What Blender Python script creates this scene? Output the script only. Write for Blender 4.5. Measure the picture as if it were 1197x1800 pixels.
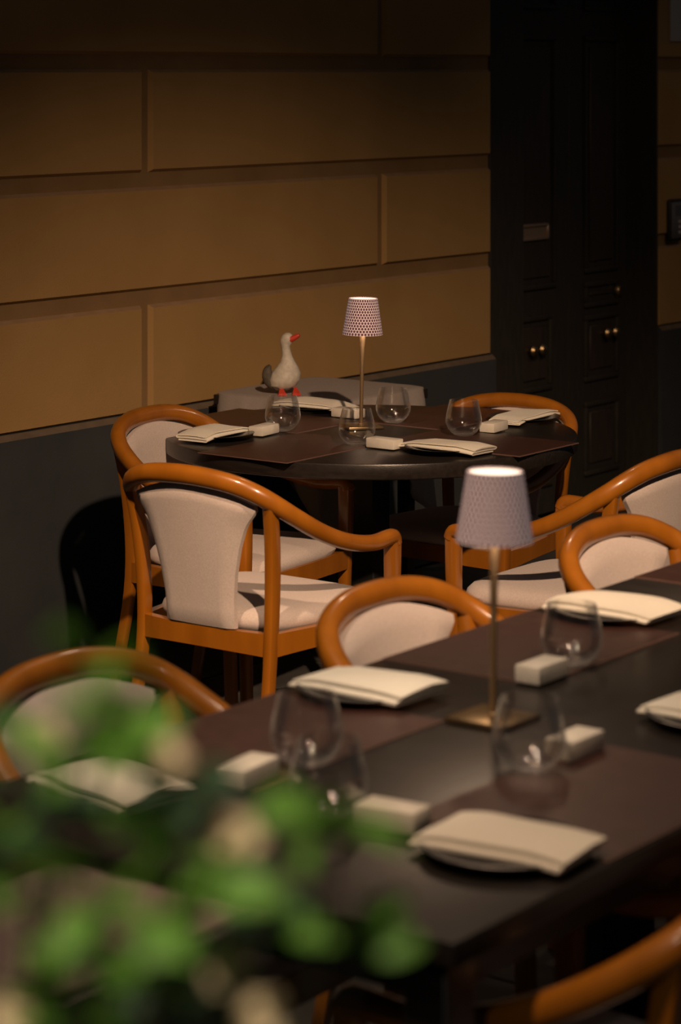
import bpy, bmesh, math, random
from mathutils import Vector, Matrix

for o in list(bpy.data.objects):
    bpy.data.objects.remove(o, do_unlink=True)
S = bpy.context.scene
COL = S.collection
PI = math.pi
random.seed(7)

# ------------------------------------------------------------------ camera
CAM_H = 1.757
cam_d = bpy.data.cameras.new('camera')
cam = bpy.data.objects.new('camera', cam_d); COL.objects.link(cam)
cam.location = (0, 0, CAM_H); cam.rotation_euler = (PI/2, 0, 0)
cam_d.sensor_width = 36; cam_d.lens = 88
cam_d.shift_y = -(900-125)/1800
cam_d.clip_start = 0.05
cam_d.dof.use_dof = True
cam_d.dof.focus_distance = 6.75
cam_d.dof.aperture_fstop = 4.4
S.camera = cam

# ------------------------------------------------------------------ world / exposure
w = bpy.data.worlds.new('night'); S.world = w; w.use_nodes = True
w.node_tree.nodes['Background'].inputs[0].default_value = (0.93, 0.90, 0.92, 1)
w.node_tree.nodes['Background'].inputs[1].default_value = 0.022
S.view_settings.view_transform = 'Standard'; S.view_settings.look = 'None'
S.view_settings.gamma = 1; S.view_settings.use_curve_mapping = False
S.view_settings.exposure = 0.0

# ------------------------------------------------------------------ spots out of frame: inferred key and back light, plus added fills
def offscreen_light(name, loc, power, color, radius=0.03, aim=None, size=70, blend=0.6):
    ld = bpy.data.lights.new(name, 'SPOT' if aim else 'POINT')
    ld.energy = power; ld.color = color; ld.shadow_soft_size = radius
    lo = bpy.data.objects.new(name, ld); COL.objects.link(lo); lo.location = loc
    if aim:
        ld.spot_size = math.radians(size); ld.spot_blend = blend
        d = Vector(aim) - Vector(loc)
        lo.rotation_euler = d.to_track_quat('-Z', 'Y').to_euler()
    return lo
WARM = (1.0, 0.66, 0.42)
offscreen_light('offscreen_spot', (0.95, 1.8, 3.85), 1320, WARM, 0.06, (0.45, 6.0, 0.76), 40.5, 1.0)
offscreen_light('offscreen_spot', (-0.9, 4.3, 3.4), 260, WARM, 0.05, (-0.34, 5.9, 0.62), 24, 1.0)  # added narrow fill for the back of the front left armchair
offscreen_light('offscreen_spot', (0.42, 8.2, 3.9), 42, WARM, 0.12, (0.2, 3.0, 0.5), 60, 0.9)
offscreen_light('offscreen_spot', (0.40, 3.6, 3.0), 24, (1.0, 0.76, 0.55), 0.07, (0.35, 3.4, 0.6), 75, 0.9)  # added overhead fill for the long table
offscreen_light('offscreen_spot', (-0.3, 2.1, 3.0), 120, WARM, 0.08, (0.22, 3.0, 0.8), 42, 1.0)  # added spot that brightens the nearest napkin
offscreen_light('offscreen_spot', (-0.6, 3.0, 3.1), 165, (1.0, 0.74, 0.52), 0.07, (-0.28, 3.85, 0.8), 46, 1.0)  # added to lift the left napkin and the chair behind the leaves
offscreen_light('offscreen_spot', (2.3, 6.2, 3.3), 60, WARM, 0.04, (1.75, 9.6, 0.4), 56, 1.0)  # added dim spot on the door and the wall beside it
offscreen_light('offscreen_spot', (-0.45, 0.25, 2.6), 62, (1.0, 0.86, 0.66), 0.04, (-0.1, 1.0, 1.4), 50, 0.6)  # added close light for the foreground leaves

# ------------------------------------------------------------------ materials
def new_mat(name):
    m = bpy.data.materials.new(name); m.use_nodes = True
    nt = m.node_tree
    return m, nt, nt.nodes['Principled BSDF']
def N(nt, t, **kw):
    n = nt.nodes.new(t)
    for k, v in kw.items():
        if k.startswith('i_'): n.inputs[k[2:].replace('_', ' ')].default_value = v
        else: setattr(n, k, v)
    return n
def mat(name, c1, c2=None, rough=0.6, scale=8, stretch=(1,1,1), bump=0.0, bscale=120, metal=0, coat=0, detail=4, spec=0.5, bdist=0.002, sheen=0):
    m, nt, p = new_mat(name)
    p.inputs['Roughness'].default_value = rough
    p.inputs['Metallic'].default_value = metal
    p.inputs['Specular IOR Level'].default_value = spec
    if coat: p.inputs['Coat Weight'].default_value = coat; p.inputs['Coat Roughness'].default_value = 0.12
    if sheen: p.inputs['Sheen Weight'].default_value = sheen
    tc = N(nt, 'ShaderNodeTexCoord'); mp = N(nt, 'ShaderNodeMapping')
    mp.inputs['Scale'].default_value = stretch
    nt.links.new(tc.outputs['Object'], mp.inputs[0])
    if c2 is None: p.inputs['Base Color'].default_value = (*c1, 1)
    else:
        no = N(nt, 'ShaderNodeTexNoise'); no.inputs['Scale'].default_value = scale; no.inputs['Detail'].default_value = detail
        nt.links.new(mp.outputs[0], no.inputs['Vector'])
        cr = N(nt, 'ShaderNodeValToRGB')
        cr.color_ramp.elements[0].color = (*c1, 1); cr.color_ramp.elements[1].color = (*c2, 1)
        cr.color_ramp.elements[0].position = 0.3; cr.color_ramp.elements[1].position = 0.7
        nt.links.new(no.outputs['Fac'], cr.inputs[0]); nt.links.new(cr.outputs[0], p.inputs['Base Color'])
    if bump:
        n2 = N(nt, 'ShaderNodeTexNoise'); n2.inputs['Scale'].default_value = bscale; n2.inputs['Detail'].default_value = 3
        nt.links.new(mp.outputs[0], n2.inputs['Vector'])
        b = N(nt, 'ShaderNodeBump'); b.inputs['Strength'].default_value = bump; b.inputs['Distance'].default_value = bdist
        nt.links.new(n2.outputs['Fac'], b.inputs['Height']); nt.links.new(b.outputs[0], p.inputs['Normal'])
    return m
M = {}
M['wood'] = mat('honey_wood', (0.26, 0.085, 0.005), (0.36, 0.125, 0.009), 0.34, 14, (1, 1, 0.25), 0.08, 60, coat=0.6)
M['fabric'] = mat('beige_fabric', (0.50, 0.43, 0.40), (0.58, 0.50, 0.465), 0.9, 220, bump=0.35, bscale=900, spec=0.2, sheen=0.2)
M['table'] = mat('dark_oak', (0.012, 0.010, 0.009), (0.023, 0.018, 0.015), 0.33, 9, (12, 1, 12), 0.25, 26, spec=0.45, bdist=0.001)
M['mat'] = mat('brown_leather', (0.042, 0.018, 0.014), (0.058, 0.026, 0.021), 0.38, 30, bump=0.12, bscale=500, spec=0.5, bdist=0.0006)
M['mat_edge'] = mat('leather_edge', (0.13, 0.075, 0.06), None, 0.5)
M['napkin'] = mat('linen', (0.76, 0.72, 0.62), (0.84, 0.80, 0.70), 0.95, 300, bump=0.3, bscale=1100, spec=0.1)
M['plate'] = mat('dark_plate', (0.03, 0.03, 0.032), None, 0.25)
M['marble'] = mat('white_marble', (0.62, 0.58, 0.50), (0.74, 0.70, 0.62), 0.4, 25, bump=0.05)
M['brass'] = mat('brushed_brass', (0.42, 0.30, 0.15), (0.5, 0.36, 0.2), 0.35, 40, metal=1)
M['bronze'] = mat('bronze_stem', (0.22, 0.15, 0.08), None, 0.4, metal=0.5)
M['ochre'] = mat('ochre_plaster', (0.345, 0.212, 0.080), (0.40, 0.248, 0.100), 0.92, 3, bump=0.4, bscale=240, spec=0.15)
M['groove'] = mat('shaded_groove_plaster', (0.215, 0.134, 0.06), (0.26, 0.165, 0.078), 0.95, 6, bump=0.3, bscale=240, spec=0.1)  # darker than the panels: groove shadow put into the colour
M['ledge'] = mat('lit_ledge', (0.29, 0.19, 0.105), (0.34, 0.225, 0.13), 0.95, 20, spec=0.1)  # light caught by top and right bevels, put into the colour
M['dado'] = mat('grey_dado', (0.038, 0.043, 0.047), (0.050, 0.055, 0.060), 0.9, 4, bump=0.3, bscale=200, spec=0.15)
M['dado_top'] = mat('lit_dado_top', (0.12, 0.09, 0.065), (0.15, 0.115, 0.085), 0.95, 20, spec=0.1)  # paler than the dado: light on its sloping top painted in
M['door'] = mat('dark_door', (0.028, 0.026, 0.022), (0.04, 0.035, 0.03), 0.55, 12, (6, 6, 1), spec=0.25)
M['door_red'] = mat('dark_door_panel', (0.032, 0.026, 0.022), (0.045, 0.034, 0.028), 0.5, 12, (6, 6, 1), spec=0.25)
M['floor'] = mat('paving_stone', (0.045, 0.043, 0.04), (0.075, 0.07, 0.065), 0.8, 9, bump=0.4, bscale=60, spec=0.2)
M['joint'] = mat('paving_joint', (0.02, 0.02, 0.019), None, 0.95)
M['cloth'] = mat('grey_cloth', (0.33, 0.29, 0.27), (0.38, 0.335, 0.31), 0.95, 200, bump=0.25, bscale=700, spec=0.1)
M['goose'] = mat('goose_white', (0.48, 0.44, 0.37), (0.62, 0.58, 0.50), 0.6, 70, bump=0.4, bscale=160)
M['goose_dark'] = mat('goose_dark', (0.06, 0.05, 0.04), (0.12, 0.10, 0.07), 0.7, 60)
M['red'] = mat('goose_red', (0.55, 0.045, 0.02), None, 0.5)
M['steel'] = mat('steel', (0.30, 0.28, 0.26), None, 0.4, metal=0.8)
M['plaque'] = mat('plaque_enamel', (0.42, 0.41, 0.39), None, 0.4)
M['black'] = mat('black_paint', (0.01, 0.01, 0.01), None, 0.5)
M['frame_metal'] = mat('old_nickel', (0.34, 0.25, 0.19), None, 0.45, metal=0.5)
M['pot'] = mat('dark_planter', (0.05, 0.05, 0.05), (0.07, 0.068, 0.065), 0.7, 20)
M['soil'] = mat('soil', (0.03, 0.02, 0.015), (0.05, 0.035, 0.025), 0.95, 50, bump=0.8, bscale=80, bdist=0.01)
M['twig'] = mat('twig', (0.03, 0.03, 0.018), None, 0.8)
M['petal'] = mat('cream_petal', (0.85, 0.64, 0.38), (0.9, 0.70, 0.45), 0.7, 30)
M['mauve'] = mat('mauve_sheen_mat', (0.34, 0.255, 0.245), (0.38, 0.29, 0.28), 0.4, 60, bump=0.1, bscale=400)  # reflected pinkish sheen of the tabletop, painted as a mat
def leaf_mat(name, c):
    m, nt, p = new_mat(name)
    p.inputs['Base Color'].default_value = (*c, 1); p.inputs['Roughness'].default_value = 0.5
    tr = N(nt, 'ShaderNodeBsdfTranslucent'); tr.inputs[0].default_value = (c[0]*1.3, c[1]*1.2, c[2]*0.7, 1)
    mx = N(nt, 'ShaderNodeMixShader'); mx.inputs[0].default_value = 0.3
    nt.links.new(p.outputs[0], mx.inputs[1]); nt.links.new(tr.outputs[0], mx.inputs[2])
    nt.links.new(mx.outputs[0], nt.nodes['Material Output'].inputs[0])
    return m
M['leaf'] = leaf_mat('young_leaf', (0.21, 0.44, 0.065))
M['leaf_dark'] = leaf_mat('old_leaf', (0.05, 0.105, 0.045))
# drinking glass: clear thin wall; light in the rims put in as pale diffuse
m, nt, p = new_mat('clear_glass'); M['glass'] = m
tp = N(nt, 'ShaderNodeBsdfTransparent'); tp.inputs[0].default_value = (0.985, 0.98, 0.975, 1)
gl = N(nt, 'ShaderNodeBsdfGlossy'); gl.inputs['Roughness'].default_value = 0.06
df = N(nt, 'ShaderNodeBsdfTranslucent'); df.inputs[0].default_value = (0.9, 0.88, 0.86, 1)
df2 = N(nt, 'ShaderNodeBsdfDiffuse'); df2.inputs[0].default_value = (0.9, 0.88, 0.86, 1)
md = N(nt, 'ShaderNodeMixShader'); nt.links.new(df.outputs[0], md.inputs[1]); nt.links.new(df2.outputs[0], md.inputs[2])
lf_ = N(nt, 'ShaderNodeLayerWeight'); lf_.inputs[0].default_value = 0.5
pw = N(nt, 'ShaderNodeMath', operation='POWER'); nt.links.new(lf_.outputs['Facing'], pw.inputs[0]); pw.inputs[1].default_value = 5.0
ml = N(nt, 'ShaderNodeMath', operation='MULTIPLY'); nt.links.new(pw.outputs[0], ml.inputs[0]); ml.inputs[1].default_value = 0.95
ad = N(nt, 'ShaderNodeMath', operation='ADD'); nt.links.new(ml.outputs[0], ad.inputs[0]); ad.inputs[1].default_value = 0.002
m1 = N(nt, 'ShaderNodeMixShader'); nt.links.new(ad.outputs[0], m1.inputs[0]); nt.links.new(tp.outputs[0], m1.inputs[1]); nt.links.new(md.outputs[0], m1.inputs[2])
fr = N(nt, 'ShaderNodeFresnel'); fr.inputs[0].default_value = 1.5
mf = N(nt, 'ShaderNodeMath', operation='MINIMUM'); nt.links.new(fr.outputs[0], mf.inputs[0]); mf.inputs[1].default_value = 0.45
mx = N(nt, 'ShaderNodeMixShader'); nt.links.new(mf.outputs[0], mx.inputs[0])
nt.links.new(m1.outputs[0], mx.inputs[1]); nt.links.new(gl.outputs[0], mx.inputs[2])
nt.links.new(mx.outputs[0], nt.nodes['Material Output'].inputs[0])
# lamp diffuser
m, nt, p = new_mat('lamp_diffuser'); M['glow'] = m
p.inputs['Base Color'].default_value = (0.9, 0.85, 0.8, 1)
p.inputs['Emission Color'].default_value = (1.0, 0.80, 0.62, 1); p.inputs['Emission Strength'].default_value = 1.5
# lampshade: printed fabric, brick rows of dark fans on white, glowing through a little
m, nt, p = new_mat('printed_shade'); M['shade'] = m
tc = N(nt, 'ShaderNodeTexCoord'); sx = N(nt, 'ShaderNodeSeparateXYZ'); nt.links.new(tc.outputs['Object'], sx.inputs[0])
def mth(op, a, b=None, c=None):
    n = N(nt, 'ShaderNodeMath', operation=op)
    for i, v in enumerate((a, b, c)):
        if v is None: continue
        if isinstance(v, (int, float)): n.inputs[i].default_value = v
        else: nt.links.new(v, n.inputs[i])
    return n.outputs[0]
ang = mth('MULTIPLY', mth('ARCTAN2', sx.outputs[1], sx.outputs[0]), 38/(2*PI))
row = mth('MULTIPLY', sx.outputs[2], 1/0.0078)
rf = mth('FLOOR', row)
par = mth('MULTIPLY', mth('MODULO', rf, 2.0), 0.5)
fx = mth('SUBTRACT', mth('FRACT', mth('ADD', mth('ADD', ang, 50.0), par)), 0.5)
fz = mth('SUBTRACT', mth('FRACT', row), 0.5)
r2 = mth('ADD', mth('POWER', mth('ABSOLUTE', mth('MULTIPLY', fx, 1.05)), 2.0), mth('POWER', mth('ABSOLUTE', mth('MULTIPLY', fz, 0.85)), 2.0))
msk = mth('LESS_THAN', r2, 0.175)
mc = N(nt, 'ShaderNodeMix', data_type='RGBA')
mc.inputs[6].default_value = (0.78, 0.61, 0.57, 1); mc.inputs[7].default_value = (0.10, 0.045, 0.06, 1)
nt.links.new(msk, mc.inputs[0]); nt.links.new(mc.outputs[2], p.inputs['Base Color'])
nt.links.new(mc.outputs[2], p.inputs['Emission Color']); p.inputs['Emission Strength'].default_value = 0.26
p.inputs['Roughness'].default_value = 0.85

# ------------------------------------------------------------------ helpers
def link_mesh(name, bm, m, parent=None, smooth=True, mats=None):
    me = bpy.data.meshes.new(name); bm.to_mesh(me); bm.free()
    for q in (mats or [m]): me.materials.append(q)
    if smooth:
        for f in me.polygons: f.use_smooth = True
        try: me.set_sharp_from_angle(angle=math.radians(38))
        except Exception: pass
    o = bpy.data.objects.new(name, me); COL.objects.link(o)
    if parent is not None: o.parent = parent
    return o
def tag(o, label, cat, group=None, kind=None):
    o['label'] = label; o['category'] = cat
    if group: o['group'] = group
    if kind: o['kind'] = kind
    return o
def struct(o): o['kind'] = 'structure'; return o
def empty(name, loc, rz=0):
    o = bpy.data.objects.new(name, None); COL.objects.link(o)
    o.location = loc; o.rotation_euler = (0, 0, rz); o.empty_display_size = 0.1
    return o
def copy_tree(o, parent=None):
    c = o.copy(); COL.objects.link(c)
    if parent is not None: c.parent = parent
    for ch in o.children: copy_tree(ch, c)
    return c
def add_box(bm, x0, x1, y0, y1, z0, z1, mi=0):
    vs = [bm.verts.new((x, y, z)) for z in (z0, z1) for y in (y0, y1) for x in (x0, x1)]
    for f in ((0,2,3,1),(4,5,7,6),(0,1,5,4),(2,6,7,3),(0,4,6,2),(1,3,7,5)):
        fc = bm.faces.new([vs[i] for i in f]); fc.material_index = mi
    return vs
def bevel_all(bm, off, seg=2):
    bmesh.ops.bevel(bm, geom=list(bm.edges), offset=off, segments=seg, profile=0.5, affect='EDGES', clamp_overlap=True)
def box_obj(name, x0, x1, y0, y1, z0, z1, m, parent=None, bev=0.0, seg=2):
    bm = bmesh.new(); add_box(bm, x0, x1, y0, y1, z0, z1)
    if bev: bevel_all(bm, bev, seg)
    return link_mesh(name, bm, m, parent)
def loft(bm, rings, cap0=True, cap1=True, closed=True):
    R = [[bm.verts.new(p) for p in r] for r in rings]
    n = len(R[0])
    for a, b in zip(R[:-1], R[1:]):
        for i in range(n if closed else n-1):
            j = (i+1) % n
            bm.faces.new((a[i], a[j], b[j], b[i]))
    if cap0: bm.faces.new(list(reversed(R[0])))
    if cap1: bm.faces.new(R[-1])
    return R
def lathe(bm, prof, seg=32, cap0=False, cap1=False, c=(0, 0, 0)):
    rings = [[(c[0]+r*math.cos(2*PI*k/seg), c[1]+r*math.sin(2*PI*k/seg), c[2]+z) for k in range(seg)] for r, z in prof]
    return loft(bm, rings, cap0, cap1)
def catmull(pts, k=6):
    out = []
    P = [pts[0]] + list(pts) + [pts[-1]]
    for i in range(1, len(P)-2):
        p0, p1, p2, p3 = (Vector(q) for q in P[i-1:i+3])
        for j in range(k):
            t = j/k
            out.append(0.5*((2*p1)+(-p0+p2)*t+(2*p0-5*p1+4*p2-p3)*t*t+(-p0+3*p1-3*p2+p3)*t**3))
    out.append(Vector(pts[-1]))
    return out
def sweep(bm, pts, sec, n=12, power=2.0, ref=(0, 0, 1)):
    """pts: list of Vectors, sec(i, t)->(half width sideways, half height)"""
    rings = []
    L = len(pts)
    for i, p in enumerate(pts):
        t = (pts[min(i+1, L-1)] - pts[max(i-1, 0)]).normalized()
        up = Vector(ref)
        side = t.cross(up)
        if side.length < 1e-4: side = Vector((1, 0, 0))
        side.normalize(); up = side.cross(t).normalized()
        a, b = sec(i/(L-1))
        ring = []
        for k in range(n):
            th = 2*PI*(k+0.5)/n
            c, s = math.cos(th), math.sin(th)
            cx = math.copysign(abs(c)**(2/power), c); sy = math.copysign(abs(s)**(2/power), s)
            ring.append(p + side*a*cx + up*b*sy)
        rings.append(ring)
    loft(bm, rings)
    bmesh.ops.recalc_face_normals(bm, faces=bm.faces)

# axes shared by the wall and every table: U runs along the wall, NN away from it
U = Vector((0.5947, 0.8040, 0)); NN = Vector((0.8040, -0.5947, 0))
W0 = Vector((-0.186, 8.30, 0))
WALL_RZ = math.atan2(U.y, U.x)

# ------------------------------------------------------------------ floor
bm = bmesh.new(); add_box(bm, -7, 9, -2, 16, -0.06, -0.012)
floor = struct(link_mesh('floor', bm, M['joint'], None, False))
slab_me = None
for i in range(-5, 7):
    for j in range(0, 9):
        c = W0 + U*(i*0.62 + (0.31 if j % 2 else 0)) + NN*(0.25 + j*0.42)
        if slab_me is None:
            bm = bmesh.new(); add_box(bm, -0.305, 0.305, -0.205, 0.205, -0.015, 0.0); bevel_all(bm, 0.003, 1)
            s = link_mesh('paving_slab', bm, M['floor'], floor, False); slab_me = s.data
        else:
            s = bpy.data.objects.new('paving_slab', slab_me); COL.objects.link(s); s.parent = floor
        s.location = c + Vector((0, 0, random.uniform(-0.0025, 0))); s.rotation_euler = (0, 0, WALL_RZ)

# ------------------------------------------------------------------ wall (local frame: x along the wall, -y towards the terrace)
wall = struct(empty('wall_back', W0, WALL_RZ))
D0, D1 = 1.256, 2.51           # door opening
REC = 0.14
def wbox(name, x0, x1, y0, y1, z0, z1, m, par=None, bev=0, seg=1):
    return box_obj(name, x0, x1, y0, y1, z0, z1, m, par or wall, bev, seg)
bm = bmesh.new()
add_box(bm, -5.0, D0, 0.014, 0.30, 0.0, 3.2); add_box(bm, D1, 5.5, 0.014, 0.30, 0.0, 3.2)
add_box(bm, D0, D1, REC+0.05, 0.30, 0.0, 3.2)
add_box(bm, D0, D1, 0.014, REC+0.05, 2.75, 3.2)
link_mesh('wall_core', bm, M['groove'], wall, False)
def panel(x0, x1, z0, z1):
    bm = bmesh.new()
    e = 0.011
    a = [(x0, 0.016, z0), (x1, 0.016, z0), (x1, 0.016, z1), (x0, 0.016, z1)]
    b = [(x0+e, -0.002, z0+e), (x1-e, -0.002, z0+e), (x1-e, -0.002, z1-e), (x0+e, -0.002, z1-e)]
    A = [bm.verts.new(p) for p in a]; B = [bm.verts.new(p) for p in b]
    bm.faces.new(B)
    for i in range(4):
        j = (i+1) % 4
        f = bm.faces.new((A[i], A[j], B[j], B[i]))
        if i == 2: f.material_index = 1
        if i == 1: f.material_index = 1
    bm.faces.new(list(reversed(A)))
    bmesh.ops.recalc_face_normals(bm, faces=bm.faces)
    o = link_mesh('wall_panel', bm, None, wall, False, [M['ochre'], M['ledge']])
PIT = 0.365
for r in range(0, 7):
    z0 = 0.712 + r*PIT if r else 0.700; z1 = 0.712 + r*PIT + 0.322
    off = -0.693 if r % 2 == 0 else 0.555
    for k in range(-2, 3):
        x0 = off + k*2.496 + 0.017; x1 = off + (k+1)*2.496 - 0.017
        for (lo, hi) in ((-5.0, D0), (D1, 5.5)):
            if z1 > 2.75: lo, hi = (-5.0, 5.5) if lo == -5.0 else (9, 9)
            a, b = max(x0, lo), min(x1, hi)
            if b - a > 0.05: panel(a, b, z0, z1)
for (a, b) in ((-5.0, D0), (D1, 5.5)):
    bm = bmesh.new()
    prof = [(0.02, 0.0), (-0.022, 0.0), (-0.022, 0.688), (-0.004, 0.704), (0.02, 0.704)]
    r0 = [bm.verts.new((a, y, z)) for y, z in prof]; r1 = [bm.verts.new((b, y, z)) for y, z in prof]
    bm.faces.new(r0); bm.faces.new(list(reversed(r1)))
    for i in range(5):
        j = (i+1) % 5
        f = bm.faces.new((r0[j], r0[i], r1[i], r1[j]))
        if i == 2: f.material_index = 1
    bmesh.ops.recalc_face_normals(bm, faces=bm.faces)
    link_mesh('dado', bm, None, wall, False, [M['dado'], M['dado_top']])

# door, two panelled leaves in a deep dark reveal
door = struct(empty('door_1', W0 + U*((D0+D1)/2), WALL_RZ))
dx = -(D0+D1)/2
def dbox(name, x0, x1, y0, y1, z0, z1, m, par=None, bev=0, seg=1):
    return box_obj(name, x0+dx, x1+dx, y0, y1, z0, z1, m, par or door, bev, seg)
dbox('jamb', D0, D0+0.235, 0.005, REC+0.045, 0, 2.74, M['door'], None, 0.004)
dbox('jamb', D1-0.012, D1-0.001, -0.004, REC+0.045, 0, 2.74, M['door'], None, 0.003)
def leaf(x0, x1, panels, knob, extra):
    lf = dbox('door_leaf', x0, x1, REC, REC+0.045, 0.01, 2.74, M['door'], None, 0.003)
    for (a, b, z0, z1) in panels:
        bm = bmesh.new()
        # moulded frame ring standing proud, then a sunk field
        t = 0.022
        for (p, q, r, s_) in ((a, b, z0, z0+t), (a, b, z1-t, z1), (a, a+t, z0+t, z1-t), (b-t, b, z0+t, z1-t)):
            add_box(bm, p+dx, q+dx, REC-0.014, REC+0.002, r, s_)
        bevel_all(bm, 0.005, 2)
        link_mesh('moulding', bm, M['door'], lf)
        fld = dbox('raised_panel', a+0.045, b-0.045, REC-0.008, REC+0.002, z0+0.045, z1-0.045, M['door_red'], lf, 0.004)
    kx, kz = knob
    bm = bmesh.new()
    for q in (-0.033, 0.033):
        rings = [(0.006, 0.0), (0.008, 0.02), (0.02, 0.03), (0.023, 0.04), (0.016, 0.05), (0.0005, 0.053)]
        rr = [[(kx+dx+q+r*math.cos(2*PI*k/12), REC-y, kz+r*math.sin(2*PI*k/12)) for k in range(12)] for r, y in rings]
        loft(bm, rr, True, True)
    add_box(bm, kx+dx-0.03, kx+dx+0.03, REC-0.03, REC-0.022, kz-0.005, kz+0.005)
    bmesh.ops.recalc_face_normals(bm, faces=bm.faces)
    k = link_mesh('knob', bm, M['brass'], lf); k['label'] = 'brass double knob'
    return lf
l1 = leaf(1.50, 2.035, [(1.585, 1.93, 0.90, 1.90), (1.585, 1.90, 0.50, 0.80), (1.585, 1.90, 0.12, 0.42), (1.585, 1.93, 2.0, 2.6)], (1.75, 0.668), None)
l2 = leaf(2.04, 2.497, [(2.15, 2.42, 0.94, 1.90), (2.15, 2.42, 0.80, 0.905), (2.15, 2.42, 0.50, 0.77), (2.15, 2.42, 0.12, 0.42), (2.15, 2.42, 2.0, 2.6)], (2.315, 0.69), None)
bm = bmesh.new()
mx0, mx1, mz0, mz1 = 1.605+dx, 1.86+dx, 1.095, 1.160
for (p, q, r, s_) in ((mx0, mx1, mz0, mz0+0.012), (mx0, mx1, mz1-0.012, mz1), (mx0, mx0+0.014, mz0, mz1), (mx1-0.014, mx1, mz0, mz1)):
    add_box(bm, p, q, REC-0.022, REC-0.004, r, s_)
bevel_all(bm, 0.003, 1)
sl = link_mesh('mail_slot_frame', bm, M['frame_metal'], l1); sl['label'] = 'dull metal frame of the mail slot'
bm = bmesh.new(); add_box(bm, mx0+0.01, mx1-0.01, REC-0.013, REC-0.003, mz0+0.01, mz1-0.01); bevel_all(bm, 0.002, 1)
link_mesh('mail_flap', bm, M['frame_metal'], l1)
bm = bmesh.new()
lathe(bm, [(0.0005, 0.012), (0.02, 0.010), (0.026, 0.0), (0.026, -0.01)], 16, True, True)
bmesh.ops.rotate(bm, verts=bm.verts, cent=(0, 0, 0), matrix=Matrix.Rotation(PI/2, 3, 'X'))
bmesh.ops.translate(bm, verts=bm.verts, vec=(2.41+dx, REC-0.016, 0.855))
lk = link_mesh('lock_rosette', bm, M['brass'], l2); lk['label'] = 'round brass lock plate'

# intercom and house number on the wall right of the door
ic = tag(empty('intercom', W0 + U*2.635 + NN*0.002 + Vector((0, 0, 1.05)), WALL_RZ), 'narrow grey metal intercom panel on the ochre wall right of the door', 'intercom')
box_obj('back_box', -0.058, 0.058, -0.02, 0.0, 0, 0.175, M['black'], ic, 0.012, 3)
box_obj('faceplate', -0.05, 0.05, -0.027, -0.018, 0.012, 0.163, M['steel'], ic, 0.006, 2)
for k in range(3): box_obj('call_button', 0.0, 0.03, -0.031, -0.026, 0.03+0.022*k, 0.044+0.022*k, M['plaque'], ic, 0.002, 1)
bm = bmesh.new()
for k in range(5): add_box(bm, -0.025, 0.028, -0.0285, -0.0262, 0.108+k*0.009, 0.111+k*0.009)
g = link_mesh('speaker_grille', bm, M['black'], ic)
pq = tag(empty('house_number_plaque', W0 + U*2.72 + NN*0.002 + Vector((0, 0, 1.88)), WALL_RZ), 'pale house number plaque with a black 6 on the wall right of the door', 'sign')
box_obj('plate', -0.115, 0.16, -0.010, 0.0, 0, 0.19, M['plaque'], pq, 0.004, 2)
fc = bpy.data.curves.new('digit', 'FONT'); fc.body = '6'; fc.size = 0.17; fc.extrude = 0.001; fc.align_x = 'LEFT'
fo = bpy.data.objects.new('digit', fc); COL.objects.link(fo)
dg = bpy.context.evaluated_depsgraph_get(); me = bpy.data.meshes.new_from_object(fo.evaluated_get(dg)); bpy.data.objects.remove(fo)
me.materials.clear(); me.materials.append(M['black'])
fo = bpy.data.objects.new('digit', me); COL.objects.link(fo); fo.parent = pq
fo.location = (-0.035, -0.0115, 0.035); fo.rotation_euler = (PI/2, 0, 0)

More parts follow.
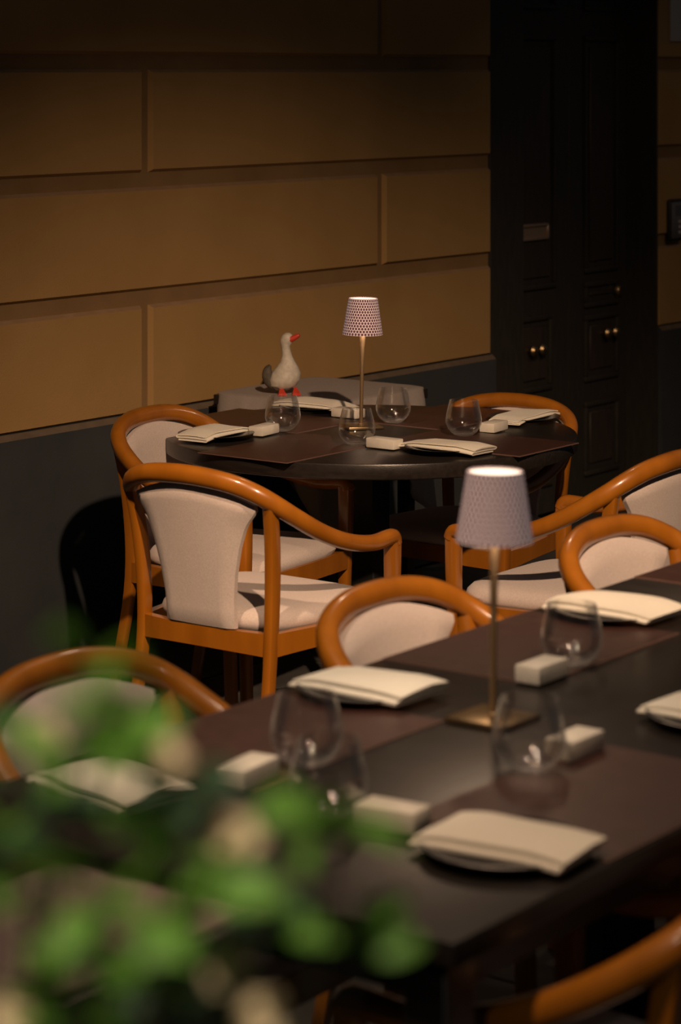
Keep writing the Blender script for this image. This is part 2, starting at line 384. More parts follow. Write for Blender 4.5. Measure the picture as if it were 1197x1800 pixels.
# ------------------------------------------------------------------ armchair
def make_chair():
    root = empty('armchair', (0, 0, 0))
    half = [(0, -0.078, .808), (.075, -0.076, .805), (.137, -0.064, .795), (.188, -0.044, .776), (.222, -0.010, .748), (.243, .045, .711),
            (.256, .11, .674), (.263, .18, .645), (.266, .25, .626), (.266, .32, .617), (.265, .372, .620), (.262, .402, .618), (.260, .412, .598)]
    pts = [(-x, y, z) for x, y, z in reversed(half[1:])] + half
    pts = catmull(pts, 4)
    bm = bmesh.new()
    def sec(t):
        q = abs(t-0.5)*2
        a = 0.0225 - 0.003*min(1, q*1.2); b = 0.0240 - 0.0048*min(1, q*1.2)
        if q > 0.985: a *= 0.8; b *= 0.8
        return a, b
    sweep(bm, pts, sec, 14, 2.3)
    link_mesh('top_rail', bm, M['wood'], root)
    for s in (-1, 1):
        bm = bmesh.new()
        P = catmull([(s*.213, -.022, .750), (s*.206, -.004, .66), (s*.199, .006, .55), (s*.195, .006, .44), (s*.197, -.006, .32), (s*.203, -.035, .16), (s*.208, -.065, 0)], 3)
        sweep(bm, P, lambda t: (0.0140-0.002*t, 0.0155+0.003*math.sin(PI*min(1, t*1.6))-0.002*t), 12, 5, (0, 1, 0))
        link_mesh('leg', bm, M['wood'], root)
        bm = bmesh.new()
        P = catmull([(s*.260, .404, .612), (s*.259, .405, .52), (s*.257, .404, .44), (s*.252, .404, .3), (s*.242, .404, 0)], 3)
        sweep(bm, P, lambda t: (0.0180-0.005*t, 0.019-0.005*t), 12, 5, (0, 1, 0))
        link_mesh('leg', bm, M['wood'], root)
    bm = bmesh.new()
    def rail(p0, p1, bow=(0, 0, 0), th=0.011, z0=.395, z1=.443, k=8):
        p0, p1, bw = Vector(p0), Vector(p1), Vector(bow)
        d = (p1-p0).normalized(); sd = Vector((-d.y, d.x, 0))
        rings = []
        for i in range(k+1):
            t = i/k; c = p0.lerp(p1, t) + bw*4*t*(1-t)
            a = 0.006*4*(t-0.5)**2
            rings.append([c+sd*th+Vector((0, 0, z0-a)), c+sd*th+Vector((0, 0, z1)), c-sd*th+Vector((0, 0, z1)), c-sd*th+Vector((0, 0, z0-a))])
        loft(bm, rings)
    rail((-.185, 0.004, 0), (.185, 0.004, 0), (0, -0.018, 0))
    rail((-.245, .408, 0), (.245, .408, 0), (0, 0.014, 0))
    for s in (-1, 1): rail((s*.197, .015, 0), (s*.257, .395, 0), (s*0.006, 0, 0))
    bmesh.ops.recalc_face_normals(bm, faces=bm.faces)
    link_mesh('apron', bm, M['wood'], root)
    # seat cushion
    bm = bmesh.new(); rings = []
    NP = 44
    def seat_outline(sc, inset):
        r = []
        for k in range(NP):
            th = 2*PI*k/NP; c, s = math.cos(th), math.sin(th)
            x = math.copysign(abs(c)**(2/4.6), c); y = math.copysign(abs(s)**(2/4.0), s)
            yy = 0.218 + y*(0.212-inset)*sc
            hw = 0.192 + (yy/0.43)*0.062
            if yy < 0.07: hw -= 0.035*(1-yy/0.07)**2
            r.append((x*(hw-inset)*sc, yy))
        return r
    for z, ins in ((.436, .012), (.444, .003), (.456, -.001), (.468, .003), (.478, .012), (.485, .03), (.490, .07)):
        rings.append([(x, y, z) for x, y in seat_outline(1, ins)])
    rings.append([(x, y, .494) for x, y in seat_outline(0.3, .02)])
    loft(bm, rings)
    bmesh.ops.recalc_face_normals(bm, faces=bm.faces)
    link_mesh('seat', bm, M['fabric'], root)
    # fan shaped back pad
    bm = bmesh.new()
    rows = 16; cols = 12
    zs = [0.446 + (0.788-0.446)*i/rows for i in range(rows+1)]
    def hw(z):
        t = (z-0.446)/(0.765-0.446)
        tab = [(0, .104), (.2, .105), (.4, .114), (.6, .130), (.8, .153), (.93, .173), (1.0, .181), (1.2, .181)]
        for (a, b), (c, d) in zip(tab[:-1], tab[1:]):
            if t <= c: return b + (d-b)*(t-a)/(c-a)
        return .181
    def surf(i, j, side):
        z = zs[i]; w_ = hw(z); u_ = -1 + 2*j/cols
        x = u_*w_
        zt = z - (0.20*x*x/0.028)*0.30*max(0, (z-0.68)/0.1)*0.55
        y = -0.014 - 0.052*((z-.446)/.336)**1.2 + 1.0*x*x*(0.35+0.65*(z-.446)/.336)
        edge = min(1, (1-abs(u_))*w_/0.016, ) ; edge = math.sqrt(max(0, 1-(1-edge)**2))
        e2 = min(1, (rows-i)/1.5); e2 = math.sqrt(max(0, 1-(1-e2)**2)); e3 = min(1, (i+0.6)/1.2)
        th = 0.006 + 0.014*min(edge, e2, e3)
        return (x, y + side*th, zt)
    F = [[bm.verts.new(surf(i, j, 1)) for j in range(cols+1)] for i in range(rows+1)]
    Bk = [[bm.verts.new(surf(i, j, -1)) for j in range(cols+1)] for i in range(rows+1)]
    for i in range(rows):
        for j in range(cols):
            bm.faces.new((F[i][j], F[i][j+1], F[i+1][j+1], F[i+1][j])); bm.faces.new((Bk[i][j+1], Bk[i][j], Bk[i+1][j], Bk[i+1][j+1]))
        bm.faces.new((F[i][0], F[i+1][0], Bk[i+1][0], Bk[i][0])); bm.faces.new((F[i+1][cols], F[i][cols], Bk[i][cols], Bk[i+1][cols]))
    for j in range(cols):
        bm.faces.new((F[0][j+1], F[0][j], Bk[0][j], Bk[0][j+1])); bm.faces.new((F[rows][j], F[rows][j+1], Bk[rows][j+1], Bk[rows][j]))
    bmesh.ops.recalc_face_normals(bm, faces=bm.faces)
    link_mesh('backrest', bm, M['fabric'], root)
    return root
chair0 = make_chair()
first = [True]
def place_chair(bx, by, heading, label, group=None, sc=1.0, turn=0):
    c = chair0 if first[0] else copy_tree(chair0)
    first[0] = False
    a = math.atan2(heading.y, heading.x) - PI/2 + math.radians(turn)
    c.location = (bx, by, 0); c.rotation_euler = (0, 0, a); c.scale = (1, 1, sc)
    tag(c, label, 'chair', group)
    return c

# ------------------------------------------------------------------ round table
TZ = 0.742; TC = Vector((0.084, 7.04, 0)); TR = 0.58
def on_round(u, n, z=TZ): p = TC + U*u + NN*n; return Vector((p.x, p.y, z))
rt = tag(empty('round_table', (TC.x, TC.y, 0), WALL_RZ), 'round dark wooden pedestal table laid for four below the ochre wall', 'table')
bm = bmesh.new()
lathe(bm, [(0.02, TZ-.042), (TR-.004, TZ-.042), (TR-.001, TZ-.040), (TR, TZ-.037), (TR, TZ-.004), (TR-.0015, TZ-.001), (TR-.005, TZ), (0.02, TZ)], 96, True, True)
bmesh.ops.recalc_face_normals(bm, faces=bm.faces)
link_mesh('tabletop', bm, M['table'], rt)
box_obj('column', -0.04, 0.04, -0.04, 0.04, 0.03, TZ-.042, M['black'], rt, 0.004, 1)
box_obj('mounting_plate', -0.2, 0.2, -0.2, 0.2, TZ-.052, TZ-.0425, M['black'], rt, 0.003, 1)
for k in range(4):
    bm = bmesh.new()
    rings = []
    for t in range(6):
        x = 0.03 + 0.27*t/5; h = 0.05 - 0.032*t/5
        rings.append([(x, -.03, 0.0), (x, .03, 0.0), (x, .03, h), (x, -.03, h)])
    loft(bm, rings); bmesh.ops.rotate(bm, verts=bm.verts, cent=(0, 0, 0), matrix=Matrix.Rotation(PI/2*k+PI/4, 3, 'Z'))
    bmesh.ops.recalc_face_normals(bm, faces=bm.faces)
    link_mesh('foot', bm, M['black'], rt, False)

# ------------------------------------------------------------------ table settings
def placemat(center, rz, label, group, w_=0.45, h_=0.30, m='mat'):
    bm = bmesh.new(); add_box(bm, -w_/2, w_/2, -h_/2, h_/2, 0, 0.0025)
    o = link_mesh('placemat', bm, M['mat_edge'], None, False)
    bm = bmesh.new(); add_box(bm, -w_/2+.0035, w_/2-.0035, -h_/2+.0035, h_/2-.0035, 0.0018, 0.0034)
    link_mesh('leather_face', bm, M[m], o, False)
    o.location = center; o.rotation_euler = (0, 0, rz); tag(o, label, 'placemat', group)
    return o
def make_glass():
    bm = bmesh.new()
    out = [(.020, 0), (.026, .0015), (.036, .009), (.045, .021), (.050, .034), (.0508, .044), (.0485, .060), (.0445, .078), (.0405, .094), (.0395, .098)]
    inn = [(.0385, .098), (.0395, .094), (.0433, .078), (.0473, .060), (.0496, .044), (.0488, .034), (.0438, .022), (.034, .011), (.022, .0055), (.001, .005)]
    prof = [(.001, 0.001)] + out + inn
    lathe(bm, prof, 40, True, True)
    bmesh.ops.recalc_face_normals(bm, faces=bm.faces)
    return link_mesh('water_glass', bm, M['glass'])
glass0 = make_glass(); gfirst = [True]
def glass(p, label, group):
    g = glass0 if gfirst[0] else glass0.copy()
    if not gfirst[0]: COL.objects.link(g)
    gfirst[0] = False
    g.location = p; g.rotation_euler = (0, 0, random.uniform(0, 6)); tag(g, label, 'glass', group)
    return g
def plate(p, label, group):
    bm = bmesh.new()
    lathe(bm, [(.001, .0), (.055, 0), (.06, .002), (.085, .009), (.105, .0125), (.1062, .0138), (.104, .0145), (.084, .0115), (.058, .005), (.001, .0045)], 48, True, True)
    bmesh.ops.recalc_face_normals(bm, faces=bm.faces)
    o = link_mesh('side_plate', bm, M['plate']); o.location = p; tag(o, label, 'plate', group); return o
def napkin(p, rz, label, group, L=.25, W=.115, seed=0, flip=1, sag=.008):
    rnd = random.Random(seed)
    bm = bmesh.new()
    # centre line of the folded cloth, three layers, as seen from the end
    cl = []
    h = W/2
    def arc(cx, cz, r, a0, a1, k=5):
        return [(cx + r*1.4*math.cos(a0+(a1-a0)*i/k), cz + r*math.sin(a0+(a1-a0)*i/k)) for i in range(k+1)]
    cl += [(-h+.010, .002), (-h*.4, .002), (h*.4, .002)]
    cl += arc(h-.007, .0050, .0030, -PI/2, PI/2)
    cl += [(h*.3, .0082), (-h*.3, .0086)]
    cl += arc(-h+.006, .0116, .0032, -PI/2, -3*PI/2)
    cl += [(-h*.3, .0150), (h*.3, .0150), (h-.010, .0138)]
    th = .0017
    pts = [Vector((x, 0, z)) for x, z in cl]
    upper, lower = [], []
    for i, q in enumerate(pts):
        t = (pts[min(i+1, len(pts)-1)] - pts[max(i-1, 0)]).normalized()
        nrm = Vector((-t.z, 0, t.x))
        upper.append(q + nrm*th); lower.append(q - nrm*th)
    outline = lower + list(reversed(upper))
    rings = []; K = 22
    ph = rnd.uniform(0, 6); ph2 = rnd.uniform(0, 6); amp = rnd.uniform(.6, 1.3)
    for k in range(K+1):
        t = k/K; y = (t-0.5)*L
        ring = []
        puff = 1 + 0.30*amp*math.sin(t*2.6+ph) - 0.25*(2*t-1)**4
        for q in outline:
            x = q.x*(1 + 0.05*math.sin(t*5+ph2)) + 0.004*math.sin(t*4+ph)
            lift = q.z
            z = lift*max(.62, puff*(1+0.22*math.sin(q.x*45+ph+t*3)*amp*.6)) - sag*max(0, abs(2*t-1)-.55)**1.0*1.6*(1)
            skew = 0.016*(q.z/.02)*(2*t-1)*(.6 if t > .5 else -.2)
            ring.append((x, y + skew + 0.05*q.x*math.sin(ph2), z + .0085))
        rings.append(ring)
    loft(bm, rings); bmesh.ops.recalc_face_normals(bm, faces=bm.faces)
    o = link_mesh('napkin', bm, M['napkin']); o.location = p; o.rotation_euler = (0, 0, rz); tag(o, label, 'napkin', group)
    return o
def block(p, rz, label, group, L=.092, W=.046, H=.026):
    o = box_obj('marble_block', -L/2, L/2, -W/2, W/2, 0, H, M['marble'], None, .003, 2)
    o.location = p; o.rotation_euler = (0, 0, rz); tag(o, label, 'stone block', group); return o
rU = math.atan2(U.y, U.x) - PI/2       # local +y along U
rN = math.atan2(NN.y, NN.x) - PI/2
GM = 'leather placemats on the round table'; GG = 'glasses on the round table'; GN = 'napkins on the round table'; GP = 'plates under the napkins on the round table'; GB = 'marble blocks on the round table'
placemat(on_round(-.365, .01), rN, 'brown leather placemat in front of the chair seen from behind, nearest on round table', GM)
placemat(on_round(.0, -.37), rU, 'brown leather placemat on the wall side of the round table', GM)
placemat(on_round(.37, .0), rN, 'brown leather placemat towards the door side of the round table', GM)
placemat(on_round(.01, .36), rU, 'brown leather placemat at the right front edge of the round table', GM)
def px_on(u, v, z):
    d = (CAM_H - z)*4400/(v-125); return Vector(((u-598.5)/4400*d, d, z))
ZP = TZ
data = [((380, 771), rU+.06, 'left', 'folded linen napkin at the left edge of the round table', 0.24),
        ((553, 722), rN+.0, 'back', 'folded linen napkin at the wall side of the round table, left of the lamp', 0.24),
        ((921, 741), rU+.12, 'right', 'folded linen napkin at the right edge of the round table', 0.25),
        ((781, 795), rN+.0, 'front', 'folded linen napkin nearest the near lamp on the round table', 0.25)]
for i, (q, rz, w1, lab, L) in enumerate(data):
    p = px_on(q[0], q[1], TZ)
    z = TZ + .0035
    pl = plate((p.x, p.y, z), 'dark plate under the napkin at the %s of the round table' % {'left': 'left edge', 'back': 'wall side', 'right': 'right edge', 'front': 'near side'}[w1], GP)
    napkin((p.x, p.y, z+.001), rz, lab, GN, L, .11, i+3)
for (u, v, lab) in ((497, 757, 'water glass on the round table in front of the goose figure'), (627, 782, 'water glass in front of the table lamp on the round table'),
                    (691, 742, 'water glass just right of the lamp stem on the round table'), (815, 765, 'rightmost water glass on the round table')):
    p = px_on(u, v, TZ+.0035); glass(p, lab, GG)
for (u, v, rz, lab) in ((464, 763, rU+.12, 'white marble block beside the left napkin on the round table'), (676, 787, rN, 'white marble block between front glass and front napkin of round table'),
                    (612, 733, rN, 'white marble block behind the lamp on the round table'), (868, 757, rU+.12, 'white marble block between rightmost glass and right napkin of round table')):
    p = px_on(u, v, TZ+.0035); block(p, rz+PI/2, lab, GB)

# ------------------------------------------------------------------ table lamp
def make_lamp():
    root = empty('table_lamp', (0, 0, 0))
    o = box_obj('base_plate', -.052, .052, -.052, .052, 0, .008, M['brass'], root, .002, 2)
    bm = bmesh.new()
    lathe(bm, [(.009, .008), (.009, .011), (.0056, .013), (.0052, .10), (.0056, .19), (.0066, .225), (.0088, .258), (.0105, .272), (.0105, .30)], 20, True, True)
    bmesh.ops.recalc_face_normals(bm, faces=bm.faces); link_mesh('stem', bm, M['bronze'], root)
    bm = bmesh.new()
    lathe(bm, [(.0575, .265), (.0415, .368), (.0400, .368), (.0560, .265)], 64)
    v = list(bm.verts); R = [v[i*64:(i+1)*64] for i in range(4)]
    for i in range(64): bm.faces.new((R[3][i], R[3][(i+1) % 64], R[0][(i+1) % 64], R[0][i]))
    bmesh.ops.recalc_face_normals(bm, faces=bm.faces)
    link_mesh('lamp_shade', bm, M['shade'], root)
    bm = bmesh.new(); lathe(bm, [(.001, .3655), (.039, .3655), (.0395, .364), (.039, .3635), (.001, .3635)], 48, True, True)
    bmesh.ops.recalc_face_normals(bm, faces=bm.faces); d = link_mesh('diffuser', bm, M['glow'], root); d['label'] = 'glowing white top of the shade'
    return root
def lamp(p, rz, tilt, label, power, off=(0.0, -0.024)):
    r = make_lamp(); r.location = p; r.rotation_euler = (0, tilt, rz)
    tag(r, label, 'lamp', 'cordless table lamps')
    ld = bpy.data.lights.new('lamp_led', 'POINT'); ld.energy = power; ld.color = (1.0, .78, .55); ld.shadow_soft_size = .012
    lo = bpy.data.objects.new('lamp_led', ld); COL.objects.link(lo); lo.parent = r; lo.location = (off[0], off[1], .292)
    return r
p = px_on(634.5, 752, TZ)
lamp((p.x, p.y, TZ+.001), 0.3, math.radians(1.0), 'slim table lamp with patterned shade on the round table', 1.1)

# ------------------------------------------------------------------ long table
LZ = 0.797; P0 = Vector((0.038, 4.05, 0))
def on_long(u, n, z=LZ): p = P0 + U*u + NN*n; return Vector((p.x, p.y, z))
def rect_table(name, o, u0, u1, n0, n1, z, label, legs, group=None):
    root = empty(name, (o.x, o.y, 0), WALL_RZ); tag(root, label, 'table', group)
    # local x = U, local y = -NN
    box_obj('tabletop', u0, u1, -n1, -n0, z-.03, z, M['table'], root, .003, 2)
    bm = bmesh.new()
    i_ = .05
    add_box(bm, u0+i_, u1-i_, -n1+i_, -n1+i_+.02, z-.09, z-.03); add_box(bm, u0+i_, u1-i_, -n0-i_-.02, -n0-i_, z-.09, z-.03)
    add_box(bm, u0+i_, u0+i_+.02, -n1+i_+.02, -n0-i_-.02, z-.09, z-.03); add_box(bm, u1-i_-.02, u1-i_, -n1+i_+.02, -n0-i_-.02, z-.09, z-.03)
    link_mesh('apron', bm, M['table'], root, False)
    for (a, b) in legs: box_obj('leg', a-.03, a+.03, -b-.03, -b+.03, 0, z-.03, M['table'], root, .003, 1)
    return root
rect_table('dining_table', P0, -.99, .70, 0, .84, LZ, 'long dark rectangular table in front carrying the blurred lamp', [(-.93, .06), (-.93, .78), (-.15, .78), (.64, .06), (.64, .78)], 'dark rectangular tables')
rect_table('dining_table', P0, .704, 2.0, 0, .84, LZ, 'dark rectangular table joined to the right end of the long table', [(.765, .06), (.765, .78), (1.94, .06), (1.94, .78)], 'dark rectangular tables')
T3 = px_on(480, 1605, LZ)
rect_table('dining_table', Vector((T3.x, T3.y, 0)), -1.1, 0, -.84, 0, LZ, 'dark table end in the lower left foreground behind the leaves', [(-.06, -.06), (-.06, -.78), (-1.04, -.06), (-1.04, -.78)], 'dark rectangular tables')
g3 = 'leather placemats on the long table'
placemat(on_long(.27, .155), rU + PI/2, 'brown leather placemat under the middle glass at far side of the long table', g3, .45, .30)
placemat(on_long(-.445, .155), rU + PI/2, 'brown leather placemat at far side of the long table, left of the lamp', g3, .45, .30)
placemat(on_long(1.09, .155), rU + PI/2, 'brown leather placemat farthest away on the long table row at the right edge', g3, .45, .30)
placemat(on_long(-.42, .685), rU + PI/2, 'brown leather placemat at near side of the long table beside the nearest napkin', g3, .45, .30)
placemat(on_long(.24, .685), rU + PI/2, 'brown leather placemat at near side of the long table by the right picture edge', g3, .45, .30)
placemat(Vector((T3.x, T3.y, LZ)) - U*.24 - NN*.165, rU + PI/2, 'mauve mat added as pinkish sheen on the corner of the lower left table', None, .45, .30, 'mauve')
GN2 = 'napkins on the long table'; GP2 = 'plates under the napkins on the long table'; GG2 = 'glasses on the long table'; GB2 = 'marble blocks on the long table'
def uv(u, v, z):     # table coordinates of a picture point, for placing things near where they stand
    return px_on(u, v, z)
NZ = LZ + .018
for i, (u, v, rz, where, L) in enumerate([
        (642, 1203, rN, 'left of the blurred lamp on the long table', .205),
        (1076, 1067, rN, 'behind the right glass on the long table', .205),
        (888, 1478, rN+.05, 'nearest the camera on the long table', .205),
        (190, 1378, rN-.2, 'behind the leaves on the long table', .205),
        (1262, 1250, rN, 'cut by the right picture edge', .205)]):
    p = px_on(u, v, NZ)
    plate((p.x, p.y, LZ+.0035), 'dark plate under the napkin ' + where, GP2)
    napkin((p.x, p.y, LZ+.0045), rz, 'folded pale linen napkin ' + where, GN2, L, .13, 20+i, sag=.004)
for (u, v, lab) in ((1005, 1168, 'water glass on the far side of the long table right of the lamp'), (930, 1352, 'water glass in front of the blurred lamp on the long table'),
                    (539, 1343, 'water glass on the left part of the long table below the left napkin'), (578, 1432, 'nearest water glass on the long table, half behind green leaves')):
    p = px_on(u, v, LZ+.0035); glass(p, lab, GG2)
for (u, v, rz, lab) in ((952, 1193, rU, 'white marble block left of the far glass on the long table'), (1010, 1325, rU+.0, 'white marble block right of the glass in front of the blurred lamp'),
                    (690, 1452, rN+.1, 'white marble block touching the nearest napkin on the long table'), (436, 1374, rU+.1, 'white marble block near the leaves at the left of the long table')):
    p = px_on(u, v, LZ+.0035); block(p, rz+PI/2, lab, GB2, .088, .046, .028)
p = px_on(866, 1268, LZ)
lamp((p.x, p.y, LZ+.001), math.atan2(U.y, U.x), math.radians(1.0), 'blurred table lamp with pale patterned shade on the long table', 0.8, (-0.019, -0.015))

# ------------------------------------------------------------------ chairs
G1 = 'honey wood armchairs around the round table'; G2 = 'honey wood armchairs along the long table'
place_chair(-.322, 5.955, U, 'honey wood armchair seen from behind in front of the round table at left', G1)
place_chair(-.465, 6.88, NN, 'honey wood armchair at the left of the round table by the wall', G1, 1.0, 6)
place_chair(.487, 7.42, -U, 'honey wood armchair behind the right side of the round table towards the door', G1, .955)
place_chair(.76, 6.16, -NN, 'honey wood armchair in front right of the round table behind the blurred lamp', G1)
place_chair(.125, 4.50, NN, 'honey wood armchair at the far side of the long table, middle one', G2)
place_chair(.605, 5.145, NN, 'honey wood armchair at the far side of the long table, nearest the right edge', G2)
place_chair(-.39, 3.93, NN, 'honey wood armchair at the far side of the long table behind the leaves', G2)
place_chair(.49, 3.04, -NN, 'blurred honey wood armchair on the near side of the long table, bottom right', G2)

# ------------------------------------------------------------------ side table with cloth and goose
SC = Vector((-.06, 7.93, 0)); SH = .742; A = .26; B_ = .23
SR = math.atan2(U.y, U.x)
stb = tag(empty('side_table', (SC.x, SC.y, 0), SR), 'small side table hidden under a grey cloth against the wall', 'table')
box_obj('tabletop', -A, A, -B_, B_, SH-.03, SH, M['table'], stb, .002, 1)
for a in (-1, 1):
    for b in (-1, 1): box_obj('leg', a*(A-.05)-.02, a*(A-.05)+.02, b*(B_-.05)-.02, b*(B_-.05)+.02, 0, SH-.03, M['table'], stb)
bm = bmesh.new()
NPC = 160
def perim(k, a, b):
    # rounded rectangle perimeter by angle
    th = 2*PI*k/NPC; c, s = math.cos(th), math.sin(th)
    n = 9.0
    r = (abs(c/a)**n + abs(s/b)**n)**(-1/n)
    return r*c, r*s, th
rings = []
for f in (0.02, .5, .9, .97):
    rings.append([(perim(k, A+.004, B_+.004)[0]*f, perim(k, A+.004, B_+.004)[1]*f, SH+.004) for k in range(NPC)])
for j in range(0, 11):
    t = j/10
    ring = []
    for k in range(NPC):
        x, y, th = perim(k, A+.004, B_+.004)
        cor = (abs(math.cos(th)*math.sin(th))*2)**3
        drop = (.20 + .19*cor)*t
        out = .004 + t*(.010 + .020*cor + .012*math.sin(k*0.55)*(1-.2*cor) + .006*math.sin(k*1.25+1))
        if y > B_*.9: out = min(out, .006)
        l = math.hypot(x, y)
        ring.append((x + x/l*out, y + y/l*out*(1), SH+.002-drop))
    rings.append(ring)
loft(bm, rings, True, False)
bmesh.ops.recalc_face_normals(bm, faces=bm.faces)
cl = link_mesh('tablecloth', bm, M['cloth']); cl.location = (SC.x, SC.y, .001); cl.rotation_euler = (0, 0, SR)
sm = cl.modifiers.new('thick', 'SOLIDIFY'); sm.thickness = .0025; sm.offset = 1
tag(cl, 'grey cloth draped with hanging folds over the side table under the goose', 'tablecloth')

gz = SH + .0085
gp = px_on(503, 692, gz)
goose = tag(empty('goose_figurine', (gp.x, gp.y, gz), 0.15), 'small white goose figurine with red beak and feet on the grey cloth', 'figurine')
bm = bmesh.new()
sec_ = [((-.012, 0, .012), .020), ((-.010, 0, .026), .042), ((-.006, 0, .046), .050), ((0, 0, .066), .046), ((.004, 0, .084), .034),
        ((.005, 0, .100), .023), ((.003, 0, .118), .0165), ((.000, 0, .136), .014), ((-.002, 0, .150), .0145), ((0, 0, .160), .019), ((.003, 0, .172), .0205), ((.004, 0, .183), .016), ((.005, 0, .190), .006)]
rings = [[(c[0]+r*math.cos(2*PI*k/20), c[1]+r*.92*math.sin(2*PI*k/20), c[2]) for k in range(20)] for c, r in sec_]
loft(bm, rings); bmesh.ops.recalc_face_normals(bm, faces=bm.faces)
link_mesh('body', bm, M['goose'], goose)
bm = bmesh.new()
P = catmull([(.010, -.006, .170), (.022, -.010, .174), (.034, -.014, .181), (.040, -.016, .184)], 3)
sweep(bm, P, lambda t: (.0120*(1-t*.5), .0115*(1-t*.55)), 12, 2)
b_ = link_mesh('beak', bm, M['red'], goose); b_['label'] = 'red beak'
bm = bmesh.new()
P = catmull([(-.030, 0, .022), (-.050, 0, .036), (-.058, 0, .056), (-.058, 0, .076), (-.050, 0, .090)], 3)
sweep(bm, P, lambda t: (.012+.006*math.sin(PI*t), .012+.010*math.sin(PI*t)-.008*t), 12, 2, (1, 0, 0))
b_ = link_mesh('tail', bm, M['goose_dark'], goose); b_['label'] = 'dark raised tail'
for s in (-1, 1):
    bm = bmesh.new()
    cx = .004 + s*.022 ; fy = -.030
    vs = [bm.verts.new(q) for q in ((cx-.014, fy-.02, 0), (cx, fy-.026, 0), (cx+.014, fy-.02, 0), (cx+.004, fy+.012, 0), (cx-.004, fy+.012, 0),
                                    (cx-.012, fy-.018, .006), (cx, fy-.022, .008), (cx+.012, fy-.018, .006), (cx+.004, fy+.010, .022), (cx-.004, fy+.010, .022))]
    bm.faces.new(list(reversed(vs[:5]))); bm.faces.new(vs[5:])
    for i in range(5): bm.faces.new((vs[i], vs[(i+1) % 5], vs[5+(i+1) % 5], vs[5+i]))
    bmesh.ops.recalc_face_normals(bm, faces=bm.faces)
    b_ = link_mesh('foot', bm, M['red'], goose, False); b_['label'] = 'red foot'
    bm = bmesh.new()
    rr = [[(.0 + s*(.010+.0)+r*.9*math.cos(2*PI*k/12)-.008+s*.006, s*.0-.038+ r*.25*math.sin(2*PI*k/12), .050+r*0+zz) for k in range(12)] for r, zz in ((.002, -.03), (.012, -.018), (.016, 0), (.010, .018), (.002, .026))]
    bm.free()

# ------------------------------------------------------------------ foreground shrub
pc = Vector((-.20, 1.05, 0))
shrub = tag(empty('potted_shrub', (pc.x, pc.y, 0)), 'out of focus green shrub with cream blossoms in the lower left foreground', 'plant')
bm = bmesh.new()
add_box(bm, -.32, .32, -.14, .14, 0, .85)
bevel_all(bm, .006, 2); link_mesh('planter', bm, M['pot'], shrub)
bm = bmesh.new(); add_box(bm, -.30, .30, -.12, .12, .845, .862); link_mesh('soil', bm, M['soil'], shrub, False)
def leaf_mesh(m):
    bm = bmesh.new()
    prof = [(0, 0), (.28, .40), (.55, .5), (.82, .33), (1.0, 0)]
    L, W = .034, .021
    mid = [bm.verts.new((0, t*L, .004*math.sin(t*PI) - .006*t*t)) for t, _ in prof]
    for s in (-1, 1):
        ed = [bm.verts.new((s*w_*W, t*L, .004*math.sin(t*PI) + .004*w_ - .006*t*t)) for t, w_ in prof[1:-1]]
        bm.faces.new((mid[0], ed[0], mid[1]) if s > 0 else (mid[0], mid[1], ed[0]))
        for i in range(2):
            q = (mid[i+1], ed[i], ed[i+1], mid[i+2])
            bm.faces.new(q if s > 0 else tuple(reversed(q)))
        bm.faces.new((mid[3], ed[2], mid[4]) if s > 0 else (mid[3], mid[4], ed[2]))
    o = link_mesh('leaf', bm, m, None); me = o.data; bpy.data.objects.remove(o); return me
LM = [leaf_mesh(M['leaf']), leaf_mesh(M['leaf_dark'])]
stems = bmesh.new()
def twig(a, b, r0=.0016, r1=.0009):
    mid = (a+b)/2 + Vector((random.uniform(-.02, .02), random.uniform(-.02, .02), 0))
    P = catmull([a-pc, mid-pc, b-pc], 3); sweep(stems, P, lambda t: (r0+(r1-r0)*t, r0+(r1-r0)*t), 6, 2, (0, 1, 0))
nleaf = [0]
def put_leaf(p, d, kind, sc=1.0):
    if nleaf[0] >= 296: return
    nleaf[0] += 1
    o = bpy.data.objects.new('leaf', LM[kind]); COL.objects.link(o); o.parent = shrub
    o.location = p - pc
    q = d.to_track_quat('Y', 'Z'); o.rotation_mode = 'QUATERNION'
    from mathutils import Quaternion
    o.rotation_quaternion = q @ Quaternion((0, 1, 0), random.uniform(-1.0, 1.0))
    o.scale = (sc,)*3
def cluster(u, v, d, kind, n, spread=.016, sc=1.0):
    p = Vector(((u-598.5)/4400*d, d, CAM_H-(v-125)/4400*d))
    base = Vector((pc.x + max(-.26, min(.26, (p.x-pc.x)*.6)), pc.y + random.uniform(-.08, .08), .86))
    twig(base, p)
    for i in range(n):
        a = random.uniform(0, 2*PI); e = random.uniform(-.3, .9)
        dv = Vector((math.cos(a)*math.cos(e), math.sin(a)*math.cos(e), math.sin(e)))
        put_leaf(p + dv*.004 + Vector((0, 0, -random.uniform(0, spread))), dv, kind, sc*random.uniform(.6, .95))
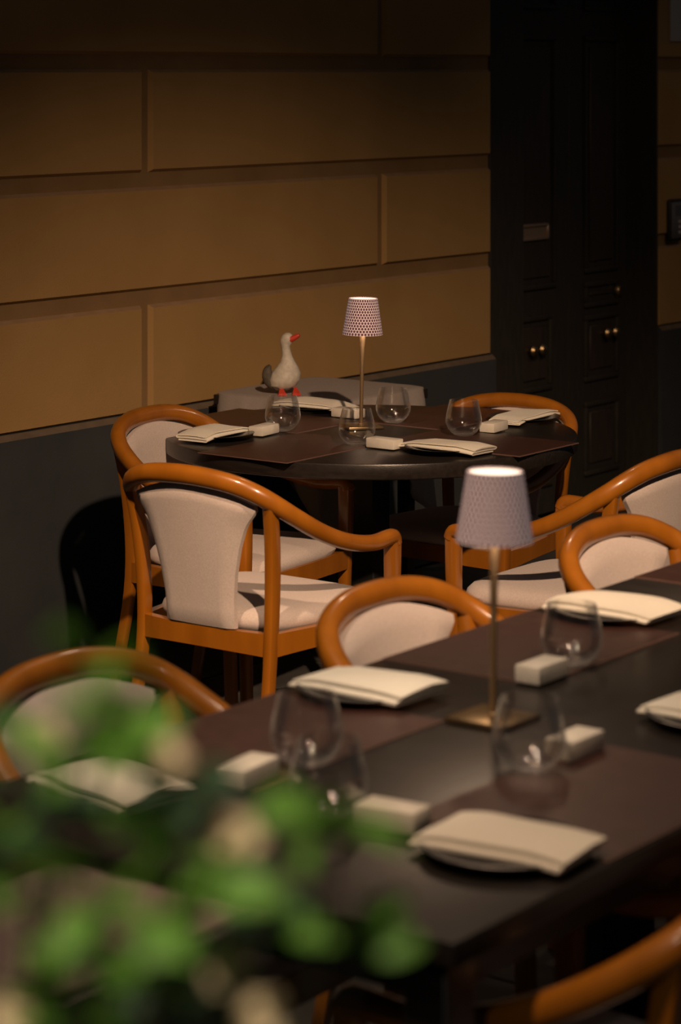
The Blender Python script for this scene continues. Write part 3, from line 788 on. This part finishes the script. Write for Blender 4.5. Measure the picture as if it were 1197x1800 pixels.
bright = [(165, 1150, .98, 6), (125, 1250, 1.0, 5), (110, 1310, 1.0, 5), (210, 1320, .98, 7), (20, 1465, 1.0, 7), (290, 1480, 1.0, 6), (350, 1545, .97, 7),
          (240, 1590, 1.03, 5), (170, 1590, 1.0, 5), (275, 1665, .98, 6), (235, 1700, 1.0, 6), (120, 1770, .98, 6), (150, 1690, 1.0, 5), (590, 1435, 1.0, 8), (628, 1655, 1.02, 6), (60, 1545, 1.03, 4), (25, 1590, 1.0, 4), (560, 1400, 1.02, 3)]
for (u, v, d, n) in bright: cluster(u, v, d, 0, max(2, round(n*.85)))
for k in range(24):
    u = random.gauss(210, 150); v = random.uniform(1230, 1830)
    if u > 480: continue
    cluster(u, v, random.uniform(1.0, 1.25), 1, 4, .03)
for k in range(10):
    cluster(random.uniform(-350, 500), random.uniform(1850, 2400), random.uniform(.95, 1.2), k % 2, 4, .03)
bmesh.ops.recalc_face_normals(stems, faces=stems.faces)
link_mesh('stems', stems, M['twig'], shrub)
for (u, v, d) in ((282, 1335, 1.0), (415, 1478, 1.0), (395, 1705, 1.02), (25, 1790, 1.0), (462, 1792, 1.0), (70, 1300, 1.1)):
    p = Vector(((u-598.5)/4400*d, d, CAM_H-(v-125)/4400*d))
    bm = bmesh.new()
    for k in range(6):
        a = 2*PI*k/6
        rings = []
        c = Vector((math.cos(a), 0, math.sin(a)))
        t_ = Vector((-math.sin(a), 0, math.cos(a)))
        q = [bm.verts.new(x) for x in (Vector((0, -.001, 0)), c*.0065+t_*.005+Vector((0, -.003, 0)), c*.0118+Vector((0, -.001, 0)), c*.0065-t_*.005+Vector((0, -.003, 0)))]
        bm.faces.new(q)
    rr = [[(r*math.cos(2*PI*k/8), y, r*math.sin(2*PI*k/8)) for k in range(8)] for r, y in ((.001, -.006), (.003, -.004), (.003, -.001), (.001, .0))]
    loft(bm, rr)
    o = link_mesh('blossom', bm, M['petal'], shrub, False); o.location = p-pc; o.rotation_euler = (math.radians(-40), 0, 0); o['label'] = 'cream blossom'
